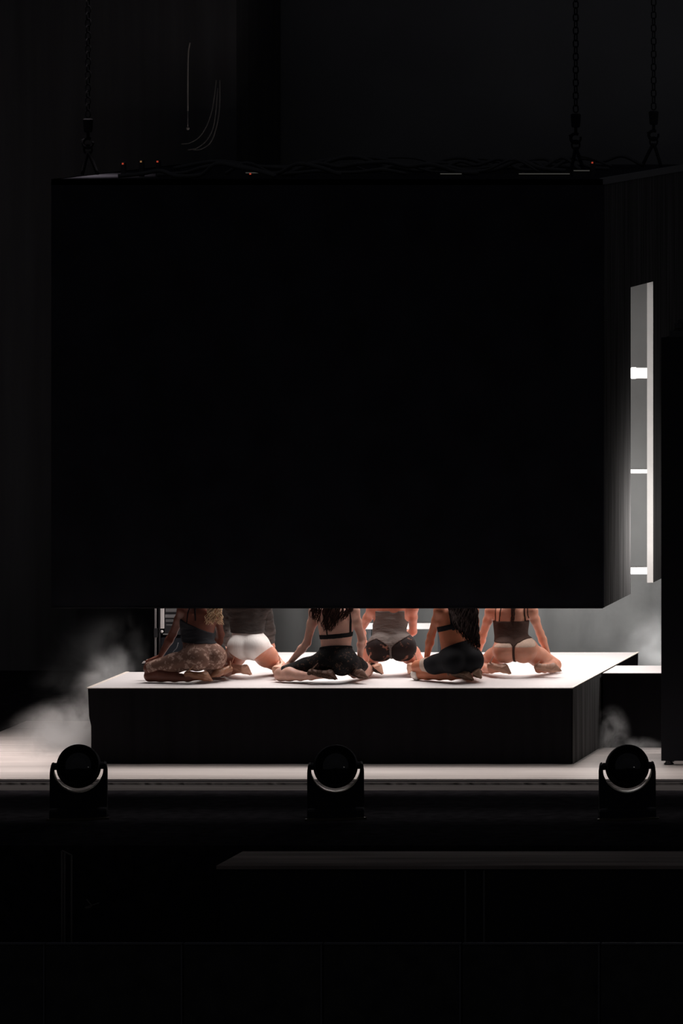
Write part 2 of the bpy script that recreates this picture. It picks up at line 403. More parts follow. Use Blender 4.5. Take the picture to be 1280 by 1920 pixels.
hoist(1225, 63.6, 208, 'faint far chain hoist at the right edge behind the near one', mat('shaded hoist steel', (.035, .035, .04), .6, .05), legs=(-22, 14))
hoist(165, 61.2, 222, 'barely visible chain hoist above the left end of the box', mat('black hoist steel at left', (.012, .012, .014), .8, 0))
# ---- hanging lines upper left, in front of the masking
t = thing('hoist_line', pix(352, 80, 66), 'thin grey line hanging straight down above the left of the box', 'cable')
bm = bmesh.new(); tube(bm, catmull([pix(356, 80, 66), pix(353, 100, 66), pix(352, 150, 66), pix(352, 208, 66)], 6), .007, 6); from_bm('line', bm, mat('faint grey line', (.30, .28, .26), .8, 0), t, True)
bm = bmesh.new(); bmesh.ops.create_icosphere(bm, subdivisions=2, radius=.016, matrix=Matrix.Translation(pix(352, 241, 66))); tube(bm, [pix(352, 208, 66), pix(352, 241, 66)], .003, 5); from_bm('weight', bm, MATS['faint grey line'], t, True)
for i, (P, la) in enumerate((([(340, 270), (355, 268), (372, 258), (385, 240), (395, 215), (401, 185), (405, 150)], 'grey cable loop hanging above the left of the box, innermost'),
                            ([(352, 281), (370, 277), (388, 262), (399, 240), (404, 212), (408, 165)], 'grey cable loop hanging above the left of the box, middle one'),
                            ([(362, 281), (378, 279), (395, 266), (405, 240), (411, 205), (412, 150)], 'grey cable loop hanging above the left of the box, outermost'))):
    bm = bmesh.new(); tube(bm, catmull([pix(u, v, 66.2 + .1 * i) for u, v in P], 6), .006, 6)
    tag(from_bm('hanging_cable', bm, mat('dull cable %d' % i if 0 else 'dull grey cable', (.13, .125, .12), .8, 0), smooth=True), la, 'cable', 'cable loops above the box')

# ================================================================== BLACK TOWER (right)
YT = 59.95; TX0 = Xat(1239, YT); TZ1 = Zat(633, YT)
tw = thing('speaker_tower', (TX0 + .5, YT, 0), 'tall black tower standing on the stage at the right edge of the picture', 'tower')
box('cabinet', TX0, TX0 + 1.1, YT, YT + .07, .035, TZ1, BLK, tw, .004)
box('cabinet_side', TX0 + .012, TX0 + .07, YT + .07, YT + .9, .035, TZ1 - .003, BLK, tw)
bm = bmesh.new()
lathe(bm, [(.04, 0), (.045, .008), (.03, .02), (.03, .035)], Matrix.Translation((TX0 + .06, YT + .04, 0)), 14); from_bm('foot', bm, STEEL, tw)
bm = bmesh.new(); lathe(bm, [(.04, 0), (.045, .008), (.03, .02), (.03, .035)], Matrix.Translation((TX0 + .95, YT + .04, 0)), 14); from_bm('foot', bm, STEEL, tw)
bm = bmesh.new()
bbox(bm, Xat(1254, YT), Xat(1300, YT), YT + .01, YT + .4, TZ1, Zat(621, YT), .004)
bbox(bm, Xat(1263, YT), Xat(1278, YT), YT + .01, YT + .1, Zat(616, YT), Zat(607, YT), .003)
bbox(bm, Xat(1268, YT), Xat(1310, YT), YT + .05, YT + .3, Zat(622, YT), Zat(600, YT), .004)
tube(bm, [pix(1264, 618, YT + .02), pix(1276, 614, YT + .02)], .008, 6)
from_bm('rigging_clamp', bm, STEEL, tw)

# ================================================================== EQUIPMENT RACK behind the platform, left
YQ = 62.9
rk = thing('equipment_rack', (Xat(312, YQ), YQ, 0), 'tall metal equipment rack with a pale strip behind the leftmost person', 'equipment rack')
def zq(v): return Zat(v, YQ)
GR2 = mat('grey rack steel', (.30, .29, .29), .5, .4, .2)
for uu, r_, mm in ((291.5, .011, GR2), (299, .009, STEEL), (345, .011, STEEL)):
    bm = bmesh.new(); tube(bm, [(Xat(uu, YQ), YQ, 0), (Xat(uu, YQ), YQ, 2.1)], r_, 8); from_bm('post', bm, mm, rk, True)
box('clamp', Xat(289, YQ), Xat(296, YQ), YQ - .02, YQ + .02, zq(1195), zq(1178), STEEL, rk, .004)
box('pale_strip', Xat(302, YQ), Xat(308.5, YQ), YQ - .03, YQ - .01, zq(1178), zq(1125), mat('pale grey strip', (.75, .73, .72), .6, .2), rk, .003)
bm = bmesh.new(); bmesh.ops.create_icosphere(bm, subdivisions=2, radius=.014, matrix=Matrix.Translation(pix(303.5, 1184, YQ - .02))); from_bm('latch', bm, MATS['pale grey strip'], rk, True)
box('case', Xat(308, YQ), Xat(344, YQ), YQ, YQ + .35, zq(1190), zq(1100), STEEL, rk, .006)
for va, vb, uu, c in ((1152, 1158, 310, .22), (1161, 1166, 311, .14), (1140, 1147, 311, .18), (1170, 1173, 312, .12), (1188, 1190, 306, .3)):
    box('drawer_front', Xat(uu, YQ), Xat(uu + 24, YQ), YQ - .012, YQ, zq(vb), zq(va), mat('rack grey %d' % int(c * 100), (c, c, c * 1.02), .5, .4, .3), rk, .002)
box('case', Xat(300, YQ), Xat(344, YQ), YQ + .02, YQ + .35, 0, zq(1196), mat('blue black case', (.03, .035, .045), .6, .2), rk, .006)
bm = bmesh.new(); tube(bm, catmull([pix(334, 1205, YQ - .03), pix(331, 1215, YQ - .03), pix(325, 1222, YQ - .03), pix(322, 1232, YQ - .03)], 5), .004, 5); from_bm('patch_cable', bm, mat('pale patch cable', (.13, .13, .14), .4, .4), rk, True)

# ================================================================== MOVING HEAD LIGHTS
YH = 57.0
def moving_head(u, label, tilt):
    s = F / YH; x = Xat(u, YH); zc = Zat(1441, YH); R = 44.5 / s
    t = thing('moving_head_light', (x, YH, ZD), label, 'stage light', 'moving head lights along the stage front')
    w2 = 52 / s
    box('base', x - w2, x + w2, YH - .17, YH + .2, ZD, Zat(1512, YH), BLK, t, .02)
    box('base_foot_rail', x - w2 - .02, x + w2 + .02, YH - .19, YH - .17, ZD, ZD + .02, mat('dull brass rail', (.05, .042, .03), .5, .3), t)
    # U-shaped yoke cut round the head
    px_ = 1 / s
    pairs = [((-49.6, 9), (-45.8, 10.8)), ((-51.0, 3), (-45.4, 6)), ((-51.6, -3), (-45.1, 0))]
    for a_ in range(-174, -5, 6):
        ca, sa = math.cos(math.radians(a_)), math.sin(math.radians(a_)); tt = 1 / max(abs(ca) / 52, -sa / 71)
        pairs.append(((ca * tt, sa * tt), (45 * ca, 43.5 * sa)))
    pairs += [((-a_[0], a_[1]), (-b_[0], b_[1])) for a_, b_ in pairs[:3][::-1]]
    bm = bmesh.new(); rows = [[bm.verts.new((x + q[0] * px_, YH + yy, zc + q[1] * px_)) for q, yy in ((o_, -.08), (o_, .10), (i_, .10), (i_, -.08))] for o_, i_ in pairs]
    for A, B in zip(rows, rows[1:]):
        for k in range(4): bm.faces.new((A[k], A[(k + 1) % 4], B[(k + 1) % 4], B[k]))
    bm.faces.new(rows[0][::-1]); bm.faces.new(rows[-1])
    yk = from_bm('yoke', bm, BLK, t); yk.data.materials.append(YOKE_LIT)
    for p in yk.data.polygons:
        c_ = p.center
        if abs(p.normal.y) < .3 and abs(math.hypot(c_.x - x, c_.z - zc) * s - 44.2) < 2.5 and c_.z < zc - 5 * px_: p.material_index = 1  # inner faces coloured paler to stand in for light from above
    zc = Zat(1437, YH); R = 40.8 / s
    M = Matrix.Translation((x, YH, zc)) @ Matrix.Rotation(math.radians(83 - tilt), 4, 'X')
    bm = bmesh.new()
    lathe(bm, [(R * .5, -.2), (R * .8, -.15), (R * .96, -.06), (R, .0), (R * .985, .05), (R * .93, .10), (R * .88, .13)], M, 48)
    hd = from_bm('head', bm, BLK, t, True)
    bm = bmesh.new()
    lathe(bm, [(R * .02, .19), (R * .3, .181), (R * .6, .158), (R * .86, .12), (R * .86, .11), (R * .02, .11)], M, 48)
    from_bm('lens', bm, GLASS, hd, True)
    bm = bmesh.new()
    prf = [(R * .94, .10), (R * .93, .19), (R * .90, .195), (R * .88, .12)]
    rings_ = [[bm.verts.new(M @ Vector((r_ * math.cos(2 * math.pi * k / 40), r_ * math.sin(2 * math.pi * k / 40), z_))) for k in range(40)] for r_, z_ in prf]
    for i_ in range(4):
        A, B = rings_[i_], rings_[(i_ + 1) % 4]
        for k in range(40): bm.faces.new((A[k], A[(k + 1) % 40], B[(k + 1) % 40], B[k]))
    from_bm('lens_light_block', bm, BLK, hd, True)  # added ring that keeps overhead light off the lens
    for sgn in (-1, 1):
        bm = bmesh.new(); tube(bm, [(x + sgn * R * .8, YH, Zat(1436, YH)), (x + sgn * (w2 - .03), YH, Zat(1436, YH))], .03, 12); from_bm('tilt_pivot', bm, BLK, t, True)
    for k in range(5):
        bm = bmesh.new(); a0 = math.radians(18 + 9 * k)
        tube(bm, [Vector((x + R * .93 * math.cos(a0), YH - .05 + .02 * q, zc + R * .93 * math.sin(a0))) for q in range(4)], .006, 5)
        from_bm('cooling_fin', bm, mat('dull fin', (.03, .028, .026), .6, .2), hd)
    t.rotation_euler.z = math.radians(12.5)
moving_head(147.5, 'black moving head stage light in front of the left end of the platform', 4)
moving_head(629, 'black moving head stage light in the middle, below the person in black lace shorts', 2)
moving_head(1175.5, 'black moving head stage light at the right beside the tall tower', 3)

# ================================================================== PIT (foreground)
YP = 54.0; ZP = Zat(1623, YP); YP2 = Yon(1596, ZP)
pb = thing('pit_counter', (Xat(840, YP), YP, -1.3), 'long low black counter in the dark in front of the stage', 'counter')
bm = bmesh.new(); bbox(bm, Xat(405, YP), Xat(1400, YP), YP, YP2, ZP - .03, ZP, .004)
from_bm('counter_top', bm, mat('brown black board', (.19, .155, .14), .8, .1, noise=(1.2, .5, (.5, 5, 1))), pb)
box('counter_front', Xat(412, YP), Xat(1400, YP), YP + .02, YP2 - .02, -1.3, ZP - .03, BLK, pb)
for uu in (870, 905): box('front_batten', Xat(uu, YP), Xat(uu + 3, YP), YP + .005, YP + .02, -1.3, ZP - .04, mat('dull batten', (.10, .10, .10), .8, .1), pb)
YC = 52.0
for i, (ua, ub) in enumerate(((-175, 84), (86, 342), (345, 604), (607, 864), (867, 1124), (1127, 1384))):
    where = ['at the lower left corner', 'second from the left', 'third from the left, below the left end of the counter', 'in the middle of the row', 'right of the middle', 'at the lower right corner'][i]
    t = thing('barrier_panel', (Xat((ua + ub) / 2, YC), YC, -1.3), 'black pit barrier panel ' + where, 'barrier', 'pit barrier panels')
    x0_, x1_ = Xat(ua, YC), Xat(ub, YC)
    box('panel', x0_, x1_, YC, YC + .03, -1.3, Zat(1771, YC), mat('black barrier paint', (.045, .045, .045), .8, .05, noise=(6, .3)), t)
    box('top_rail', x0_, x1_, YC - .01, YC + .04, Zat(1771, YC), Zat(1768, YC), mat('worn rail', (.10, .10, .11), .6, .1), t)
    box('end_post', x1_ - .012, x1_ - .002, YC - .006, YC, -1.3, Zat(1770, YC), mat('worn post', (.11, .11, .12), .6, .1), t)
st = thing('pit_equipment_stand', (Xat(126, 54.5), 54.5, -1.3), 'dim upright equipment stand in the dark below the left stage light', 'stand')
ST = mat('dim stand metal', (.12, .11, .10), .7, .1)
Y_ = 54.5
for uu, va in ((116, 1595), (121, 1598), (134, 1604)):
    bm = bmesh.new(); tube(bm, [(Xat(uu, Y_), Y_, -1.3), (Xat(uu, Y_), Y_, Zat(va, Y_))], .007, 6); from_bm('upright', bm, ST, st, True)
bm = bmesh.new(); tube(bm, [pix(116, 1595, Y_), pix(134, 1604, Y_)], .008, 6); from_bm('crossbar', bm, ST, st, True)
bm = bmesh.new(); tube(bm, catmull([pix(162, 1686, Y_), pix(165, 1690, Y_), pix(172, 1700, Y_), pix(160, 1702, Y_), pix(186, 1693, Y_)], 6), .005, 6)
tag(from_bm('pit_cable', bm, ST, smooth=True), 'thin loose cable beside the dim stand in the dark pit', 'cable')

# ================================================================== PEOPLE (signed-distance bodies meshed with surface nets)
HV = .0055
def V3(p): return np.array([p[0], p[1], p[2]], dtype=np.float64)
def smin(a, b, k):
    h = np.maximum(k - np.abs(a - b), 0) / k
    return np.minimum(a, b) - h * h * k * .25
class Prim:
    """tapered capsule a->b, optionally squashed along axis sq by factor sf (<1 = thinner)"""
    def __init__(s, a, b, ra, rb, k=.03, sq=None, sf=1.0):
        s.a, s.b, s.ra, s.rb, s.k, s.sf = V3(a), V3(b), ra, rb, k, sf
        s.sq = None if sq is None else V3(sq) / np.linalg.norm(V3(sq))
        r = max(ra, rb); s.lo = np.minimum(s.a, s.b) - r; s.hi = np.maximum(s.a, s.b) + r
    def d(s, P):
        Q = P - s.a; ab = s.b - s.a
        if s.sq is not None:
            m = (1 / s.sf - 1)
            Q = Q + (Q @ s.sq)[..., None] * s.sq * m
            ab = ab + (ab @ s.sq) * s.sq * m
        L2 = max(float(ab @ ab), 1e-9)
        t = np.clip((Q @ ab) / L2, 0, 1)
        dd = np.linalg.norm(Q - t[..., None] * ab, axis=-1) - (s.ra + (s.rb - s.ra) * t)
        return dd * (s.sf if s.sq is not None else 1) if s.sq is None else dd * (.5 + .5 * s.sf)
def grid_for(prims, pad=.03):
    lo = np.min([p.lo for p in prims], axis=0) - pad; hi = np.max([p.hi for p in prims], axis=0) + pad
    return lo, np.ceil((hi - lo) / HV).astype(int) + 1
def field(prims, lo, n, kdefault=None):
    D = np.full(tuple(n), .3, dtype=np.float64)
    for p in prims:
        mrg = max(p.k, .02) + .02
        i0 = np.maximum(np.floor((p.lo - mrg - lo) / HV).astype(int), 0); i1 = np.minimum(np.ceil((p.hi + mrg - lo) / HV).astype(int) + 1, n)
        if (i1 <= i0).any(): continue
        ax = [lo[c] + HV * np.arange(i0[c], i1[c]) for c in range(3)]
        P = np.stack(np.meshgrid(*ax, indexing='ij'), -1)
        sl = tuple(slice(i0[c], i1[c]) for c in range(3))
        D[sl] = smin(D[sl], p.d(P), p.k)
    return D
def coords(lo, n):
    return np.stack(np.meshgrid(*[lo[c] + HV * np.arange(n[c]) for c in range(3)], indexing='ij'), -1)
def surface_nets(D, lo):
    S = D < 0
    nx, ny, nz = D.shape
    c = S[:-1, :-1, :-1].astype(np.int8)
    for dx in (0, 1):
        for dy in (0, 1):
            for dz in (0, 1):
                if dx + dy + dz: c = c + S[dx:nx - 1 + dx, dy:ny - 1 + dy, dz:nz - 1 + dz]
    act = (c > 0) & (c < 8)
    idx = np.full(act.shape, -1, dtype=np.int64); I = np.argwhere(act); idx[act] = np.arange(len(I))
    acc = np.zeros((len(I), 3)); cnt = np.zeros(len(I))
    for ax in range(3):
        o = [a for a in range(3) if a != ax]
        for p in (0, 1):
            for q in (0, 1):
                s = np.zeros(3, int); s[o[0]] = p; s[o[1]] = q; e = s.copy(); e[ax] = 1
                A = I + s; B = I + e
                da = D[A[:, 0], A[:, 1], A[:, 2]]; db = D[B[:, 0], B[:, 1], B[:, 2]]
                m = (da < 0) != (db < 0); t = np.where(m, da / np.where(m, da - db, 1), 0)
                pt = np.repeat(s[None].astype(float), len(I), 0); pt[:, ax] = t
                acc[m] += pt[m]; cnt[m] += 1
    V = lo + HV * (I + acc / cnt[:, None])
    Fs = []
    for ax in range(3):
        a1, a2 = (ax + 1) % 3, (ax + 2) % 3
        sl0 = [slice(1, -1)] * 3; sl0[ax] = slice(0, -1); sl1 = [slice(1, -1)] * 3; sl1[ax] = slice(1, None)
        A = S[tuple(sl0)]; B = S[tuple(sl1)]
        E = np.argwhere(A != B); fl_ = A[tuple(E.T)]
        off = np.ones(3, int); off[ax] = 0; E = E + off
        def g(d1, d2):
            J = E.copy(); J[:, a1] -= d1; J[:, a2] -= d2; return idx[J[:, 0], J[:, 1], J[:, 2]]
        q = np.stack([g(1, 1), g(0, 1), g(0, 0), g(1, 0)], 1)
        q[~fl_] = q[~fl_][:, ::-1]; Fs.append(q)
    return V, np.concatenate(Fs)
def mesh_from(name, V, Fq, m, parent):
    me = bpy.data.meshes.new(name); me.from_pydata(V.tolist(), [], Fq.tolist()); me.update()
    return link(name, me, m, parent, True)
def sdf_obj(name, prims, m, parent, region=None, hv=None):
    lo, n = grid_for(prims); D = field(prims, lo, n)
    if region is not None: D = np.maximum(D, region(coords(lo, n)))
    V, Q = surface_nets(D, lo); return mesh_from(name, V, Q, m, parent)

def along_ray(parent, u, L, z=None, v=None, sign=-1):
    """point seen at column u (and row v, or at height z) at distance L from parent; sign -1 = towards the camera"""
    best = None; Ys = np.linspace(parent.y - L - .15, parent.y + L + .15, 1200)
    for Y in Ys:
        p = Vector((Xat(u, Y), Y, z if z is not None else Zat(v, Y)))
        if (p.y - parent.y) * sign < -.0: continue
        e = abs((p - parent).length - L)
        if best is None or e < best[0] - 1e-5: best = (e, p)
    return best[1]

def hand(prims, wrist, tip, palm_n, size=1.0, curl=.5, spread=.35, thumb=1):
    """palm + five bent fingers; palm_n = direction the palm faces"""
    f = (tip - wrist).normalized(); n = (palm_n - f * palm_n.dot(f)).normalized(); s = f.cross(n).normalized() * thumb
    L = .082 * size
    tips = []
    for i, (off, fl, r) in enumerate(((.030, .070, .0078), (.010, .080, .0082), (-.010, .075, .0078), (-.029, .058, .0070))):
        kn = wrist + f * (L + (.004 if i in (1, 2) else -.004)) * 1.0 + s * off * size
        prims.append(Prim(wrist + s * off * .5 * size, kn, .0125, .0105, .012))
        dr = (f + s * off * spread * 9).normalized()
        d1 = (dr * math.cos(curl * .5) + n * math.sin(curl * .5)).normalized()
        d2 = (dr * math.cos(curl * 1.2) + n * math.sin(curl * 1.2)).normalized()
        d3 = (dr * math.cos(curl * 1.8) + n * math.sin(curl * 1.8)).normalized()
        p1 = kn + d1 * fl * .5 * size; p2 = p1 + d2 * fl * .3 * size; p3 = p2 + d3 * fl * .22 * size
        prims += [Prim(kn, p1, r + .0005, r, .006), Prim(p1, p2, r, r - .0006, .004), Prim(p2, p3, r - .0006, r - .0016, .004)]
        tips.append((p2, p3, d3, n))
    b = wrist + f * .022 * size + s * .020 * size
    dt = (f * .55 + s * .75 + n * .25).normalized(); t1 = b + dt * .042 * size; t2 = t1 + (f * .8 + s * .35 + n * .3).normalized() * .032 * size
    t3 = t2 + (f * .9 + n * .35).normalized() * .022 * size
    prims += [Prim(b, t1, .014, .0105, .014), Prim(t1, t2, .0105, .0092, .006), Prim(t2, t3, .0092, .0075, .004)]
    tips.append((t2, t3, (t3 - t2).normalized(), n))
    return tips

def nails(tips, m, parent, r=.0055, length=.016):
    for (p2, p3, d, n) in tips:
        a = p3 - n * .004; bm = bmesh.new(); tube(bm, [a - d * .006, a + d * .003, a + d * length], [r, r, r * .35], 8)
        from_bm('fingernail', bm, m, parent, True)

def person(spec):
    S = spec; k_ = 1.0
    g = lambda key, d=None: S.get(key, d)
    pel = pix(*S['pel']); Yp = pel.y
    psi = math.radians(g('psi', 0)); tpsi = math.radians(g('tpsi', g('psi', 0)))
    side = Vector((math.cos(psi), math.sin(psi), 0)); fwd = Vector((-math.sin(psi), math.cos(psi), 0))
    tside = Vector((math.cos(tpsi), math.sin(tpsi), 0)); tf = Vector((-math.sin(tpsi), math.cos(tpsi), 0))
    waist = pix(S['waist'][0], S['waist'][1], Yp + g('wdy', .03)); chest = pix(S['chest'][0], S['chest'][1], Yp + g('cdy', .06))
    neck = pix(S['neck'][0], S['neck'][1], Yp + g('ndy', .05))
    up = (waist - pel).normalized()
    hw = g('hip', .085); gr = g('gr', .103)
    hipL, hipR = pel - side * hw, pel + side * hw
    kneeL = along_ray(hipL, S['kneeL'], g('thigh', .41), z=TOP + .058, sign=g('sKL', 1))
    kneeR = along_ray(hipR, S['kneeR'], g('thigh', .41), z=TOP + .058, sign=g('sKR', 1))
    ankL = along_ray(kneeL, S['ankL'], .37, z=TOP + g('azL', .070), sign=-1); ankR = along_ray(kneeR, S['ankR'], .37, z=TOP + g('azR', .070), sign=-1)
    root = thing('person', (pel.x, pel.y, TOP), S['label'], 'person', None)
    # ---- trunk
    T = [Prim(hipL, hipR, .098, .098, .05),
         Prim(pel + up * .03, waist, .118 * g('tw', 1), g('wr', .108), .06, tf, .78),
         Prim(waist, waist.lerp(chest, .5), g('wr', .108), .118 * g('tw', 1), .05, tf, .72),
         Prim(waist.lerp(chest, .5), chest, .118 * g('tw', 1), .132 * g('tw', 1), .05, tf, .72),
         Prim(chest, chest.lerp(neck, .55), .132 * g('tw', 1), .085, .05, tf, .72)]
    shL = pix(S['shL'][0], S['shL'][1], (chest.lerp(neck, .5) - tside * .15).y); shR = pix(S['shR'][0], S['shR'][1], (chest.lerp(neck, .5) + tside * .15).y)
    mid = chest.lerp(neck, .6)
    T += [Prim(shL, mid, .048, .06, .05), Prim(shR, mid, .048, .06, .05), Prim(chest.lerp(neck, .5), neck + Vector((0, .01, .02)), .07, .047, .05)]
    gl = g('glute', [(-.078, -.05, -.015, gr), (.078, -.05, -.015, gr)])
    cheeks = []
    for sx, fy, uz, r in gl:
        c = pel + side * sx + fwd * fy + Vector((0, 0, uz)); cheeks.append((c, r)); T.append(Prim(c, c + fwd * .03, r, r * .9, .022))
    thighs = []
    for hp, kn, sg in ((hipL, kneeL, -1), (hipR, kneeR, 1)):
        th = g('thr', 1.0); st = hp + Vector((0, 0, -.012)); tz = g('tzL' if sg < 0 else 'tzR', 0); m1 = st.lerp(kn + Vector((0, 0, tz)), .45)
        T += [Prim(st, m1, .090 * th, .080 * th, .04), Prim(m1, kn + Vector((0, 0, .012 + tz)), .080 * th, .054, .03)]
        thighs.append((st, kn))
    # spine groove is left to the bump; shoulder blades
    for sg in (-1, 1):
        c = chest.lerp(neck, .35) + tside * sg * .07 - tf * .062; T.append(Prim(c + Vector((0, 0, .03)), c - Vector((0, 0, .04)) + tside * sg * .01, .028, .018, .05))
    # ---- head
    hc = neck + Vector((0, .03, .15)); hf = tf
    Hh = [Prim(neck - Vector((0, 0, .02)), hc - Vector((0, 0, .03)), .048, .05, .03), Prim(hc + Vector((0, 0, .03)) - hf * .01, hc + Vector((0, 0, .03)) + hf * .012, .088, .084, .03, tside, .86),
          Prim(hc - Vector((0, 0, .02)) + hf * .03, hc - Vector((0, 0, .075)) + hf * .062, .062, .028, .03, tside, .9),
          Prim(hc + hf * .088 + Vector((0, 0, .008)), hc + hf * .112 - Vector((0, 0, .022)), .008, .013, .012),
          Prim(hc + hf * .092 - Vector((0, 0, .052)) - tside * .018, hc + hf * .092 - Vector((0, 0, .052)) + tside * .018, .008, .008, .008),
          Prim(hc + hf * .085 + Vector((0, 0, .028)) - tside * .04, hc + hf * .085 + Vector((0, 0, .028)) + tside * .04, .010, .010, .012)]
    for sg in (-1, 1): Hh.append(Prim(hc + tside * sg * .078 + Vector((0, 0, .015)), hc + tside * sg * .08 - Vector((0, 0, .02)), .016, .010, .006, tside, .5))
    # ---- arms
    arms = []; tips = []; elbows = []
    for q, sh in (('L', shL), ('R', shR)):
        eu, ev = S['el' + q]; wu, wv = S['wr' + q]
        el = along_ray(sh, eu, g('ua', .27), v=ev, sign=g('sE' + q, 1)); wr = along_ray(el, wu, g('fa', .235), v=wv, sign=g('sW' + q, 1))
        A = [Prim(sh, sh.lerp(el, .4), .046, .040, .03), Prim(sh.lerp(el, .4), el, .040, .032, .02), Prim(el, el.lerp(wr, .3), .034, .035, .02), Prim(el.lerp(wr, .3), wr, .035, .0215, .02)]
        tu, tv = S['hand' + q]; tp = along_ray(wr, tu, .17, v=tv, sign=g('sH' + q, 1))
        tt = hand(A, wr, tp, Vector(g('pn' + q, (0, .3, -1))), 1.0, g('curl' + q, .4), g('spread', .3), -1 if q == 'L' else 1)
        arms.append(A); tips.append(tt); elbows.append((sh, el, wr))
    # ---- lower legs and feet
    legs = []; feet = []
    for q, kn, an in (('L', kneeL, ankL), ('R', kneeR, ankR)):
        c1 = kn.lerp(an, .3) + Vector((0, 0, .012))
        Lg = [Prim(kn, c1, .053, .056, .03), Prim(c1, kn.lerp(an, .65), .056, .041, .03), Prim(kn.lerp(an, .65), an, .041, .030, .02)]
        bl0 = along_ray(an, S['toe' + q], g('foot', .142), z=an.z + g('bz', .012), sign=g('sT' + q, -1))
        up_ = Vector(g('sole' + q, (0, -.45, .85))).normalized()            # the sole faces up and back to the camera
        ax = (bl0 - an).normalized(); n = (up_ - ax * up_.dot(ax)).normalized()
        spk = (ax * .72 + n * .69).normalized(); td = (ax * .69 - n * .72).normalized()
        heel = an + n * .034 + ax * .008; ball = bl0
        toe = ball + td * .074
        if toe.z < TOP + .012: toe.z = TOP + .012
        Lg += [Prim(an, heel, .031, .026, .015), Prim(an, ball, .031, .026, .02), Prim(heel, ball, .025, .024, .02)]
        legs.append(Lg); feet.append((an, heel, ball, toe, n, ax, spk))
    groups = [T, Hh] + arms + legs
    allp = [p for G in groups for p in G]; lo, n = grid_for(allp)
    Ds = [field(G, lo, n) for G in groups]
    def comb(L, k=.010):
        D = L[0]
        for E in L[1:]: D = smin(D, E, k)
        return D
    trunk_arms = smin(smin(Ds[0], Ds[2], .03), Ds[3], .03)
    full = comb([trunk_arms, smin(Ds[1], Ds[0], .02), Ds[4], Ds[5]], .012)
    V, Q = surface_nets(full, lo)
    skin = S['skin']; mesh_from('body', V, Q, skin, root)
    # ---- clothing cut from the same body field
    P = coords(lo, n)
    ctx = dict(P=P, pel=pel, side=side, fwd=fwd, up=up, waist=waist, chest=chest, neck=neck, kneeL=kneeL, kneeR=kneeR, hipL=hipL, hipR=hipR,
               ankL=ankL, ankR=ankR, Ds=Ds, trunk_arms=trunk_arms, tside=tside, tf=tf, arms=elbows, thighs=thighs, cheeks=cheeks, shL=shL, shR=shR, lo=lo, n=n)
    for nm, base, off, reg, m, par_ in S['clothes'](ctx):
        D = (base - off)
        D = np.maximum(np.maximum(D, reg), TOP + .001 - P[..., 2])
        if (D < 0).sum() < 20: print('empty clothing', nm); continue
        V, Q = surface_nets(D, lo); mesh_from(nm, V, Q, m, root)
    # ---- shoes
    sm_, so_ = S['shoe'], S['sole']
    for (an, heel, ball, toe, n_, ax, spk), q in zip(feet, 'LR'):
        sd = ax.cross(n_).normalized(); td = (toe - ball).normalized(); spn = (spk - td * spk.dot(td)).normalized()
        up_pr = [Prim(heel - ax * .004, an.lerp(ball, .5) + n_ * .020, .033, .029, .02, sd, .95), Prim(an.lerp(ball, .45) + n_ * .014, ball, .028, .038, .02), Prim(ball, toe - td * .012, .040, .013, .015, spn, .72)]
        sh = sdf_obj('shoe', up_pr, sm_, root)
        so = [Prim(heel + n_ * .026, heel.lerp(ball, .5) + n_ * .020, .024, .019, .01, n_, .35), Prim(heel.lerp(ball, .5) + n_ * .02, ball + n_ * .020 + spn * .012, .019, .034, .01, n_, .35), Prim(ball + spn * .028, toe + spn * .010, .038, .011, .01, spn, .35)]
        sdf_obj('sole', so, so_, sh)
        hb_ = heel + n_ * .022 - ax * .004
        bm = bmesh.new(); tube(bm, [hb_ - spk * .01, hb_ + spk * .025, hb_ + spk * .10, hb_ + spk * .108], [.013, .007, .0035, .0035], 8); from_bm('stiletto_heel', bm, g('spike', so_), sh, True)
        if g('strap'):
            bm = bmesh.new(); e1 = n_; e2 = sd; c0 = an - ax * .012
            tube(bm, [c0 + e1 * .036 * math.cos(a) + e2 * .034 * math.sin(a) for a in [2 * math.pi * i / 20 for i in range(20)]], .0045, 6, closed=True); from_bm('ankle_strap', bm, g('strap'), sh, True)
    if g('nail'):
        nails(tips[0], g('nail'), root)
        nails(tips[1], g('nail'), root)
    # ---- face details (hidden from the photo's side)
    for sg in (-1, 1):
        bm = bmesh.new(); bmesh.ops.create_icosphere(bm, subdivisions=2, radius=.011, matrix=Matrix.Translation(hc + tside * sg * .031 + hf * .083 + Vector((0, 0, .008)))); from_bm('eye', bm, mat('eye white', (.6, .58, .55), .2, .5), root, True)
    bm = bmesh.new(); tube(bm, [hc + hf * .099 + tside * x_ - Vector((0, 0, .052)) for x_ in (-.02, -.008, 0, .008, .02)], [.002, .006, .005, .006, .002], 8); from_bm('lips', bm, mat('lip', (.35, .10, .09), .4, .4), root, True)
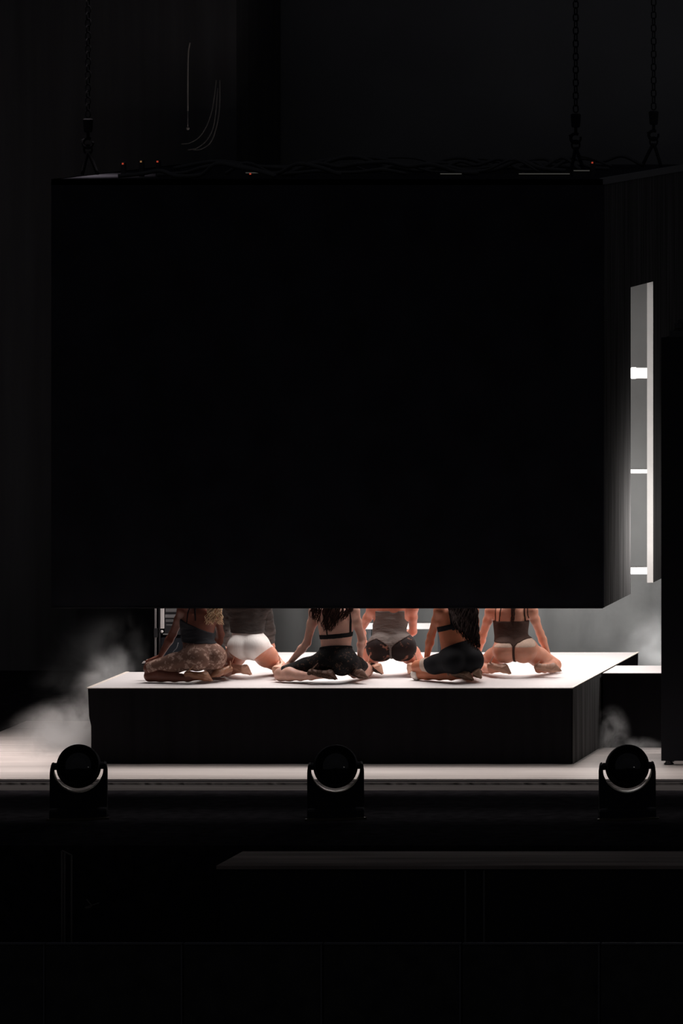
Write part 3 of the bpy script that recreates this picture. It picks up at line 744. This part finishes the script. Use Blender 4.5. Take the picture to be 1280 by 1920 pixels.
    # ---- hair
    if S.get('hair'):
        hm = S['hair']['mat']
        cap = [Prim(hc + Vector((0, 0, .035)) - hf * .02, hc + Vector((0, 0, .035)) + hf * .0, .099, .094, .03, tside, .88), Prim(hc - hf * .05, neck - hf * .02 + Vector((0, 0, .03)), .07, .04, .03)]
        hobj = sdf_obj('hair', cap, hm, root)
        rnd = random.Random(S['hair'].get('seed', 1)); bm = bmesh.new()
        H = S['hair']
        for i in range(H['n']):
            a = rnd.uniform(0, 1); lay = rnd.uniform(0, 1) ** .7
            pts = []
            u_end = H['u'][0] + (H['u'][1] - H['u'][0]) * a
            shape = H.get('len', lambda a: 1.0)(a)
            v_end = H['v0'] + (H['v'] - H['v0']) * shape * rnd.uniform(.80, 1.0)
            start = hc - hf * .06 + tside * (a - .5) * .12 + Vector((0, 0, rnd.uniform(-.02, .06)))
            ysurf = (chest.y - tf.y * (.085 + .03 * lay)) - H.get('out', .02)
            mid_ = pix(H['um'][0] + (H['um'][1] - H['um'][0]) * a, 1140, ysurf - .01)
            end = pix(u_end + rnd.uniform(-1.5, 1.5), v_end, ysurf + H.get('eout', 0))
            C = catmull([start, start.lerp(mid_, .5) - tf * .02, mid_, mid_.lerp(end, .5) + Vector((rnd.uniform(-.01, .01), 0, 0)), end], 7)
            ph = rnd.uniform(0, 6.28); amp = H.get('wave', .006); fq = H.get('freq', 60) * rnd.uniform(.8, 1.2); s_ = 0
            for j, c in enumerate(C):
                if j: s_ += (c - C[j - 1]).length
                e = min(1, j / 6)
                pts.append(c + tside * amp * e * math.sin(ph + fq * s_) + tf * amp * .7 * e * math.cos(ph + fq * s_))
            R_ = H.get('r', .005)
            tube(bm, pts, [R_ * (1 - .75 * (j / (len(pts) - 1)) ** 2) for j in range(len(pts))], 6)
        if H['n']: from_bm('long_strands', bm, hm, hobj, True)
    print('PERSON', S['label'][:40], 'kneeL', kneeL[:], 'kneeR', kneeR[:], 'ankL', ankL[:], 'ankR', ankR[:])
    return root

# ---- region helpers (all return arrays, negative = inside)
def plane(P, p, n): n = V3(n) / np.linalg.norm(V3(n)); return (P - V3(p)) @ n
def ball(P, c, r): return np.linalg.norm(P - V3(c), axis=-1) - r
def capsule(P, a, b, r):
    a = V3(a); ab = V3(b) - a; Q = P - a; t = np.clip(Q @ ab / (ab @ ab), 0, 1); return np.linalg.norm(Q - t[..., None] * ab, axis=-1) - r
def strip(c, ua, va, ub, vb, r):      # a narrow band lying on the back, any depth
    P = c['P']; yb = c['chest'].y - .11; a = pix(ua, va, yb); b = pix(ub, vb, yb)
    A = np.array([a.x, a.z]); B = np.array([b.x, b.z]); Q = np.stack([P[..., 0], P[..., 2]], -1) - A; ab = B - A
    t = np.clip(Q @ ab / (ab @ ab), 0, 1); d = np.linalg.norm(Q - t[..., None] * ab, axis=-1) - r
    return np.maximum(d, plane(P, c['chest'] - c['tf'] * .02, c['tf']))
def AND(*a):
    r = a[0]
    for b in a[1:]: r = np.maximum(r, b)
    return r
def OR(*a):
    r = a[0]
    for b in a[1:]: r = np.minimum(r, b)
    return r
def thigh_cut(c, i, t):    # half space: inside while closer to the hip than fraction t
    h, k = c['thighs'][i]; return plane(c['P'], h.lerp(k, t), k - h)
def shorts_region(c, tL, tR, waist_f=1.0):
    P = c['P']; w_ = c['pel'].lerp(c['waist'], waist_f)
    hips = ball(P, c['pel'], .27)
    r = AND(OR(AND(capsule(P, c['thighs'][0][0], c['thighs'][0][1], .16), thigh_cut(c, 0, tL)), AND(capsule(P, c['thighs'][1][0], c['thighs'][1][1], .16), thigh_cut(c, 1, tR)), ball(P, c['pel'] - c['fwd'] * .04, .17)), plane(P, w_, c['waist'] - c['pel']))
    return r
def strap_band(c, a, b, r, inward):   # a strap following the back between points a and b
    return capsule(c['P'], a, b, r)

def skin_mat(name, col, sss=.15):
    return mat(name, col, .5, .3, noise=(14, .10), sss=sss)

BRH = lambda name, c: mat(name, c, .8, .12)
TAN = mat('tan shoe leather', (.60, .32, .22), .45, .4)
TANS = mat('tan shoe sole', (.66, .38, .27), .5, .3)
BRNS = mat('brown shoe sole', (.16, .085, .06), .55, .3)

# 1 ------- leftmost, floral lace shorts, dark tank top, blonde curls
def cl1(c):
    P = c['P']
    sh = AND(shorts_region(c, .97, .9, 1.1), plane(P, pix(370, 1203, c['waist'].y - .1), (-.1, 0, 1)))
    lacy = lace('tan floral lace over brown', (.19, .105, .078), (.43, .28, .225), 19, .60, .42)
    top = AND(OR(ball(P, c['waist'], .19), ball(P, c['chest'], .24)), plane(P, pix(370, 1207, c['waist'].y - .1), (-.05, 0, -1)), plane(P, pix(349, 1163, c['chest'].y), Vector((.10, -.0, .22))))
    out = [('lace_shorts', c['Ds'][0], .006, sh, lacy, None), ('tank_top', c['Ds'][0], .009, top, mat('charcoal jersey', (.028, .028, .032), .85, .15, bump=(9, .6, (1, 1, 3))), None)]
    st = OR(strip(c, 350, 1168, 352, 1150, .006), strip(c, 352, 1150, 357, 1128, .006), strip(c, 366, 1163, 364, 1128, .006))
    out.append(('shoulder_strap', c['Ds'][0], .007, st, mat('black strap', (.012, .012, .014), .8, .1), None)); return out
person(dict(label='kneeling person farthest left in tan floral lace shorts and dark tank top', pel=(381, 1230, 60.5), tzL=.055, azL=.05, psi=38, tpsi=12, waist=(370, 1204), chest=(371, 1166), neck=(374, 1134),
    kneeL=281, kneeR=396, ankL=352, ankR=426, toeL=383, toeR=408, shL=(343, 1144), elL=(324, 1188), wrL=(300, 1231), handL=(268, 1241), pnL=(.1, .2, -1), curlL=.10, spread=.5,
    shR=(404, 1144), elR=(413, 1190), wrR=(404, 1228), handR=(396, 1245), gr=.105, skin=skin_mat('deep brown skin', (.15, .052, .034)), clothes=cl1,
    shoe=mat('copper shoe leather', (.30, .13, .07), .4, .45), sole=mat('copper shoe sole', (.34, .17, .10), .45, .4), soleR=(0, -.9, .5), nail=mat('white nail', (.8, .78, .78), .3, .5), thigh=.43,
    hair=dict(mat=BRH('blonde curly hair', (.62, .44, .28)), n=46, u=(386, 417), um=(390, 412), v0=1140, v=1172, wave=.016, freq=75, r=.006, seed=4)))

# 2 ------- white briefs, dark grey jacket
def cl2(c):
    P = c['P']; pel, sd, fw = c['pel'], c['side'], c['fwd']
    wz = plane(P, pix(463, 1187.5, pel.y - .1), (0, 0, 1))
    legcut = OR(AND(plane(P, pel, sd), plane(P, pel - sd * .05 + Vector((0, 0, -.125)), Vector((-.62, 0, -.78)))), AND(plane(P, pel, -sd), plane(P, pel + sd * .05 + Vector((0, 0, -.125)), Vector((.62, 0, -.78)))))
    br = AND(wz, ball(P, pel - fw * .02, .26), legcut)
    coat = AND(OR(plane(P, c['chest'], (0, 0, -1)) * 0 + plane(P, pix(463, 1188.5, pel.y - .1), (0, 0, -1))), OR(ball(P, c['chest'], .33), ball(P, c['waist'], .22)))
    arms = []
    for i, (sh, el, wr) in enumerate(c['arms']):
        arms.append(AND(capsule(P, sh, el, .09) if 0 else OR(capsule(P, sh, el, .085), capsule(P, el, wr, .075)), plane(P, wr, (wr - el) * 1.0)))
    jm = mat('dark grey jacket cloth', (.065, .058, .055), .9, .1, noise=(8, .25, (1, 1, 3)), bump=(10, 1.0, (1, 1, 3)))
    return [('white_briefs', c['Ds'][0], .007, br, mat('white ribbed knit', (.90, .87, .84), .85, .1, bump=(40, .2, (4, 1, .3))), None),
            ('jacket', c['Ds'][0], .016, coat, jm, None),
            ('left_sleeve', c['Ds'][2], .014, arms[0], jm, None), ('right_sleeve', c['Ds'][3], .014, arms[1], jm, None),
            ('waist_tie', c['Ds'][0], .020, AND(capsule(P, pix(462, 1181, 60.95), pix(480, 1181, 60.95), .010)), mat('grey tie', (.13, .115, .105), .8, .1), None)]
person(dict(label='kneeling person in white briefs and a dark grey long sleeved jacket', pel=(467, 1211, 60.88), psi=-8, tpsi=-4, waist=(463, 1184), chest=(464, 1152), neck=(465, 1120),
    kneeL=424, kneeR=522, ankL=436, ankR=526, toeL=458, toeR=519, shL=(432, 1138), elL=(420, 1180), wrL=(424, 1206), handL=(438, 1225), shR=(496, 1138), elR=(505, 1178), wrR=(507, 1202), handR=(508, 1225),
    hip=.072, glute=[(-.070, -.055, -.006, .100), (.070, -.055, -.006, .100)], thr=1.12, skin=skin_mat('warm fair skin', (.60, .27, .18)), clothes=cl2, shoe=TAN, sole=TANS, strap=mat('tan strap', (.25, .12, .07), .5, .3),
    hair=dict(mat=BRH('dark brown short hair', (.03, .018, .012)), n=0, u=(0, 1), um=(0, 1), v0=1100, v=1110)))

# 3 ------- black lace shorts, black bra, dark wavy hair
def cl3(c):
    P = c['P']; ch = c['chest']
    sh = shorts_region(c, .93, .72, .80)
    z1, z0 = Zat(1187, ch.y), Zat(1195.5, ch.y)
    band = AND(plane(P, (ch.x, ch.y, z1), (-.09, 0, 1)), plane(P, (ch.x, ch.y, z0), (.09, 0, -1)), ball(P, (ch.x, ch.y, z0), .24))
    bk = mat('black elastic', (.012, .011, .012), .75, .15)
    st = OR(strip(c, 654, 1190, 655, 1128, .008), strip(c, 613, 1190, 604, 1128, .007))
    return [('black_lace_shorts', c['Ds'][0], .007, sh, lace('black floral lace', (.010, .009, .010), (.085, .048, .034), 24, .50, .45), None),
            ('waistband', c['Ds'][0], .010, AND(sh, plane(P, c['pel'].lerp(c['waist'], .70), c['pel'] - c['waist'])), bk, None),
            ('bra_band', c['Ds'][0], .007, band, bk, None), ('bra_strap', c['Ds'][0], .007, st, bk, None)]
person(dict(label='kneeling person in black lace shorts and black bra with dark wavy hair', pel=(630, 1239, 60.48), psi=-14, tpsi=-6, waist=(630, 1206), chest=(629, 1166), neck=(628, 1135),
    kneeL=526, kneeR=687, ankL=583, ankR=664, toeL=617, toeR=676, shL=(590, 1146), elL=(575, 1206), wrL=(543, 1243), handL=(516, 1262), pnL=(.5, .4, -.8), curlL=.7,
    shR=(663, 1146), elR=(678, 1198), wrR=(674, 1234), handR=(678, 1252), gr=.104, hip=.088, thigh=.43, tw=1.06, wr=.112, skin=skin_mat('pale skin', (.64, .36, .28)), clothes=cl3,
    shoe=lace('brown lace shoe', (.05, .028, .02), (.30, .17, .12), 60, .5, .4), sole=BRNS, soleR=(0, -.9, .5),
    hair=dict(mat=BRH('dark brown wavy hair', (.035, .016, .012)), n=90, u=(583, 648), um=(582, 662), v0=1140, v=1186, wave=.010, freq=45, r=.0065, seed=2, len=lambda a: .45 + .6 * math.exp(-((a - .5) / .28) ** 2))))

# 4 ------- grey bodysuit, sheer black shorts
def cl4(c):
    P = c['P']; pel, sd, fw = c['pel'], c['side'], c['fwd']
    sh = AND(OR(ball(P, c['cheeks'][0][0], c['cheeks'][0][1] + .022), ball(P, c['cheeks'][1][0], c['cheeks'][1][1] + .022), ball(P, pel + Vector((0, 0, .03)), .16)), plane(P, pel.lerp(c['waist'], .62), c['waist'] - pel), plane(P, pel + Vector((0, 0, -.135)), (0, 0, -1)))
    lc = lace('sheer black lace', (.022, .016, .016), (.26, .12, .085), 13, .42, .35)
    greyc = mat('taupe grey jersey', (.15, .125, .115), .85, .1, bump=(9, 1.0, (1, 1, 3)))
    ch = c['chest']
    body = AND(plane(P, pel.lerp(c['waist'], .45), pel - c['waist']), plane(P, pix(733, 1146, ch.y - .1), (0, 0, 1)))
    scoop = ball(P, pix(738, 1138, ch.y - .10), .055)
    body = AND(body, -scoop, np.abs((P - V3(ch)) @ V3(c['tside'])) - .128 - np.maximum(ch.z - .02 - P[..., 2], 0) * .6)
    # V panel running down between the cheeks
    x = (P - V3(pel)) @ V3(sd); z = P[..., 2] - pel.z
    V_ = AND(np.abs(x) - (.010 + np.maximum(z + .02, 0) ** 1.5 * 4.2), plane(P, pel, fw), -z - .13, z - .12)
    return [('sheer_black_shorts', c['Ds'][0], .005, sh, lc, None), ('grey_bodysuit', c['Ds'][0], .010, OR(body, V_), greyc, None),
            ('bra_edge', c['Ds'][0], .012, AND(capsule(P, pix(724, 1140, ch.y - .09), pix(752, 1140, ch.y - .09), .02), plane(P, pix(738, 1148, ch.y - .1), (0, 0, 1))), mat('navy lace', (.015, .015, .03), .8, .1), None)]
person(dict(label='kneeling person in a taupe grey bodysuit over sheer black shorts', pel=(735, 1209, 61.06), psi=6, tpsi=4, waist=(728, 1184), chest=(733, 1155), neck=(738, 1122),
    kneeL=672, kneeR=786, ankL=694, ankR=781, toeL=708, toeR=771, shL=(698, 1143), elL=(676, 1181), wrL=(683, 1204), handL=(684, 1225), shR=(773, 1140), elR=(774, 1184), wrR=(752, 1198), handR=(735, 1205),
    hip=.095, glute=[(-.096, -.06, -.022, .120), (.096, -.06, -.022, .120)], skin=skin_mat('rosy skin', (.62, .25, .17)), clothes=cl4,
    shoe=lace('black lace shoe', (.02, .015, .014), (.40, .26, .18), 60, .45, .4), sole=TANS, strap=mat('black strap leather', (.02, .015, .015), .5, .3),
    hair=dict(mat=BRH('dark tied hair', (.03, .016, .012)), n=0, u=(0, 1), um=(0, 1), v0=1100, v=1110)))

# 5 ------- black bra, black shorts, very long hair
def cl5(c):
    P = c['P']; ch = c['chest']; bk = mat('black stretch cloth', (.012, .012, .014), .8, .12)
    sh = shorts_region(c, .62, .6, .86)
    z1, z0 = Zat(1174, ch.y), Zat(1184, ch.y)
    band = AND(plane(P, (ch.x - .13, ch.y, z1), (-.22, 0, 1)), plane(P, (ch.x - .13, ch.y, z0), (.22, 0, -1)), ball(P, (ch.x, ch.y, z0), .24))
    h, k = c['thighs'][0]
    garter = AND(capsule(P, h, k, .14), plane(P, h.lerp(k, .61), h - k), plane(P, h.lerp(k, .76), k - h))
    pad = AND(ball(P, c['kneeL'] + Vector((-.045, 0, -.015)), .075), plane(P, c['kneeL'] + Vector((.028, 0, 0)), (1, 0, 0)), plane(P, c['kneeL'] + Vector((0, 0, .02)), (0, 0, 1)))
    wht = mat('off white bandage', (.74, .68, .63), .85, .1, bump=(30, .3))
    st = strip(c, 850, 1178, 842, 1128, .020)
    low = c['Ds'][4]
    return [('black_shorts', c['Ds'][0], .008, sh, bk, None), ('bra_band', c['Ds'][0], .008, band, bk, None), ('bra_strap', c['Ds'][0], .007, st, bk, None),
            ('thigh_band', c['Ds'][0], .006, garter, mat('beige thigh band', (.50, .38, .31), .85, .1), None),
            ('knee_pad', smin(c['Ds'][0], low, .01), .010, pad, wht, None)]
person(dict(label='kneeling person in plain black shorts with very long dark hair and white knee pad', pel=(864, 1236, 60.5), tzL=.05, azL=.05, psi=30, tpsi=20, waist=(853, 1206), chest=(852, 1168), neck=(856, 1135),
    kneeL=783, kneeR=868, ankL=846, ankR=892, toeL=873, toeR=895, shL=(824, 1145), elL=(808, 1192), wrL=(799, 1236), handL=(776, 1264), pnL=(.5, .5, -.8), curlL=.55,
    shR=(886, 1146), elR=(893, 1192), wrR=(884, 1225), handR=(880, 1240), gr=.100, hip=.085, skin=skin_mat('tan skin', (.50, .17, .09)), clothes=cl5, thigh=.42,
    shoe=mat('bronze shoe', (.17, .095, .06), .45, .4), sole=mat('bronze shoe sole', (.30, .18, .12), .45, .4), soleR=(0, -.9, .5),
    hair=dict(mat=BRH('very dark long hair', (.022, .012, .010)), n=260, u=(852, 899), um=(842, 893), v0=1140, v=1224, wave=.010, freq=38, r=.007, seed=9, out=.035, eout=-.13, len=lambda a: .35 + .65 * a ** .6)))

# 6 ------- brown bodysuit, right
def cl6(c):
    P = c['P']; ch = c['chest']; pel, sd, fw = c['pel'], c['side'], c['fwd']
    br = mat('brown jersey bodysuit', (.058, .032, .025), .85, .12, bump=(14, .4, (1, 1, 2)))
    topz = plane(P, pix(958, 1165, ch.y - .1), (0, 0, 1))
    body = AND(OR(ball(P, c['waist'], .19), ball(P, c['chest'], .24)), plane(P, pix(957, 1202, c['waist'].y), (0, 0, -1)), topz)
    x = (P - V3(pel)) @ V3(sd); z = P[..., 2] - pel.z
    thong = AND(np.abs(x) - (.010 + np.maximum(z - .03, 0) * .75), z - .13, ball(P, pel, .24))
    tights = AND(OR(ball(P, c['cheeks'][0][0] + Vector((0, 0, .045)), .105), ball(P, c['cheeks'][1][0] + Vector((0, 0, .045)), .105)), plane(P, pel, fw), plane(P, pel.lerp(c['waist'], .66), c['waist'] - pel))
    st = OR(strip(c, 935, 1166, 939, 1128, .0055), strip(c, 982, 1168, 980, 1128, .0055), strip(c, 926, 1166, 927, 1128, .004), strip(c, 988, 1166, 985, 1128, .0055))
    return [('hip_pad', c['Ds'][0], .004, tights, lace('pale fishnet', (.60, .42, .33), (.76, .60, .50), 60, .5, .3), None), ('brown_bodysuit', c['Ds'][0], .009, OR(body, thong), br, None), ('shoulder_strap', c['Ds'][0], .007, st, mat('dark brown strap', (.03, .018, .015), .8, .1), None)]
person(dict(label='kneeling person farthest right in a brown bodysuit with thin straps', pel=(966, 1216, 60.98), psi=4, tpsi=0, waist=(957, 1194), chest=(958, 1165), neck=(959, 1132),
    kneeL=900, kneeR=1040, ankL=921, ankR=1010, toeL=944, toeR=1036, shL=(920, 1146), elL=(905, 1190), wrL=(896, 1226), handL=(888, 1240), shR=(997, 1146), elR=(1012, 1187), wrR=(1028, 1229), handR=(1048, 1252), pnR=(-.3, .4, -.9), curlR=.3,
    gr=.108, hip=.088, wr=.112, thigh=.42, skin=skin_mat('peach skin', (.60, .27, .18)), clothes=cl6, shoe=mat('nude shoe', (.46, .26, .18), .5, .3), sole=mat('nude shoe sole', (.36, .20, .14), .5, .3), nail=mat('red nail', (.5, .05, .04), .3, .5), soleR=(0, -.8, .6),
    hair=dict(mat=BRH('dark thin hair', (.05, .026, .02)), n=14, u=(958, 963), um=(957, 965), v0=1140, v=1184, wave=.004, freq=60, r=.004, seed=3, out=.0)))

# ================================================================== SMOKE (real volumes)
def smoke(name, lo, hi, dens, shape, label, scale=2.2, seed=0.0, thr=(.45, .75)):
    """box domain; shape = list of (centre, radii) soft blobs in world space"""
    m = bpy.data.materials.new(name + ' volume'); m.use_nodes = True; nt = m.node_tree
    nt.nodes.remove(nt.nodes['Principled BSDF']); out = nt.nodes['Material Output']
    vs = nt.nodes.new('ShaderNodeVolumeScatter'); vs.inputs['Color'].default_value = (1, 1, 1, 1); vs.inputs['Anisotropy'].default_value = .1
    geo = nt.nodes.new('ShaderNodeNewGeometry'); tot = None
    nz = nt.nodes.new('ShaderNodeTexNoise'); nz.inputs['Scale'].default_value = scale; nz.inputs['Detail'].default_value = 5; nz.inputs['Roughness'].default_value = .6; nz.inputs['Distortion'].default_value = .6
    off = nt.nodes.new('ShaderNodeVectorMath'); off.operation = 'ADD'; off.inputs[1].default_value = (seed, seed, 0)
    nt.links.new(geo.outputs['Position'], off.inputs[0]); nt.links.new(off.outputs[0], nz.inputs[0])
    mr = nt.nodes.new('ShaderNodeMapRange'); mr.inputs['From Min'].default_value = thr[0]; mr.inputs['From Max'].default_value = thr[1]; nt.links.new(nz.outputs[0], mr.inputs['Value'])
    for c, r in shape:
        s1 = nt.nodes.new('ShaderNodeVectorMath'); s1.operation = 'SUBTRACT'; s1.inputs[1].default_value = c; nt.links.new(geo.outputs['Position'], s1.inputs[0])
        s2 = nt.nodes.new('ShaderNodeVectorMath'); s2.operation = 'DIVIDE'; s2.inputs[1].default_value = r; nt.links.new(s1.outputs[0], s2.inputs[0])
        s3 = nt.nodes.new('ShaderNodeVectorMath'); s3.operation = 'LENGTH'; nt.links.new(s2.outputs[0], s3.inputs[0])
        s4 = nt.nodes.new('ShaderNodeMapRange'); s4.interpolation_type = 'SMOOTHSTEP'; s4.inputs['From Min'].default_value = 1; s4.inputs['From Max'].default_value = .15
        nt.links.new(s3.outputs['Value'], s4.inputs['Value'])
        if tot is None: tot = s4.outputs[0]
        else:
            a = nt.nodes.new('ShaderNodeMath'); a.operation = 'MAXIMUM'; nt.links.new(tot, a.inputs[0]); nt.links.new(s4.outputs[0], a.inputs[1]); tot = a.outputs[0]
    mu = nt.nodes.new('ShaderNodeMath'); mu.operation = 'MULTIPLY'; nt.links.new(tot, mu.inputs[0]); nt.links.new(mr.outputs[0], mu.inputs[1])
    m2 = nt.nodes.new('ShaderNodeMath'); m2.operation = 'MULTIPLY'; m2.inputs[1].default_value = dens; nt.links.new(mu.outputs[0], m2.inputs[0])
    nt.links.new(m2.outputs[0], vs.inputs['Density']); nt.links.new(vs.outputs[0], out.inputs['Volume'])
    o = box(name, lo[0], hi[0], lo[1], hi[1], lo[2], hi[2], m)
    tag(o, label, 'smoke', None, 'stuff'); return o
smoke('drifting_smoke', (-3.9, 60.1, .004), (PX0 - .06, 62.2, 1.1), 5.5,
      [((-2.50, 61.2, .06), (.85, 1.1, .46)), ((-2.22, 61.3, .48), (.46, .9, .50))],
      'pale smoke drifting off the left edge of the platform onto the white floor', 3.6, 3.1, (.42, .66))
smoke('drifting_smoke', (-3.4, 62.24, .3), (Xat(287, 63.0), 63.3, 1.34), 1.2,
      [((-2.75, 62.7, .62), (.62, .55, .55)), ((-2.9, 62.6, .4), (.6, .5, .4))],
      'faint smoke rising behind the left end of the platform', 3.2, 7.7, (.42, .70))
smoke('drifting_smoke', (-.6, 65.35, .004), (5.4, 66.4, 1.33), 4.5,
      [((2.8, 65.9, .5), (2.4, .9, 1.0)), ((3.3, 65.9, .35), (1.2, .8, .6))],
      'thin grey smoke in front of the backdrop at the right', 2.6, 11.0, (.42, .70))
smoke('drifting_smoke', (PX1 + .05, 60.5, .004), (2.7, 61.26, .55), 5.5,
      [((2.17, 61.0, .10), (.20, .26, .34)), ((2.4, 60.95, .03), (.3, .25, .12))],
      'small wisp of smoke at the foot of the platform by the right stage light', 7.0, 5.0, (.42, .68))
smoke('drifting_smoke', (1.6, 63.3, .004), (3.6, 64.3, 1.1), 1.9,
      [((2.5, 63.8, .35), (.9, .5, .45)), ((2.1, 63.8, .55), (.5, .45, .5))],
      'low smoke curling up behind the right rear corner of the platform', 4.5, 21.0, (.42, .68))
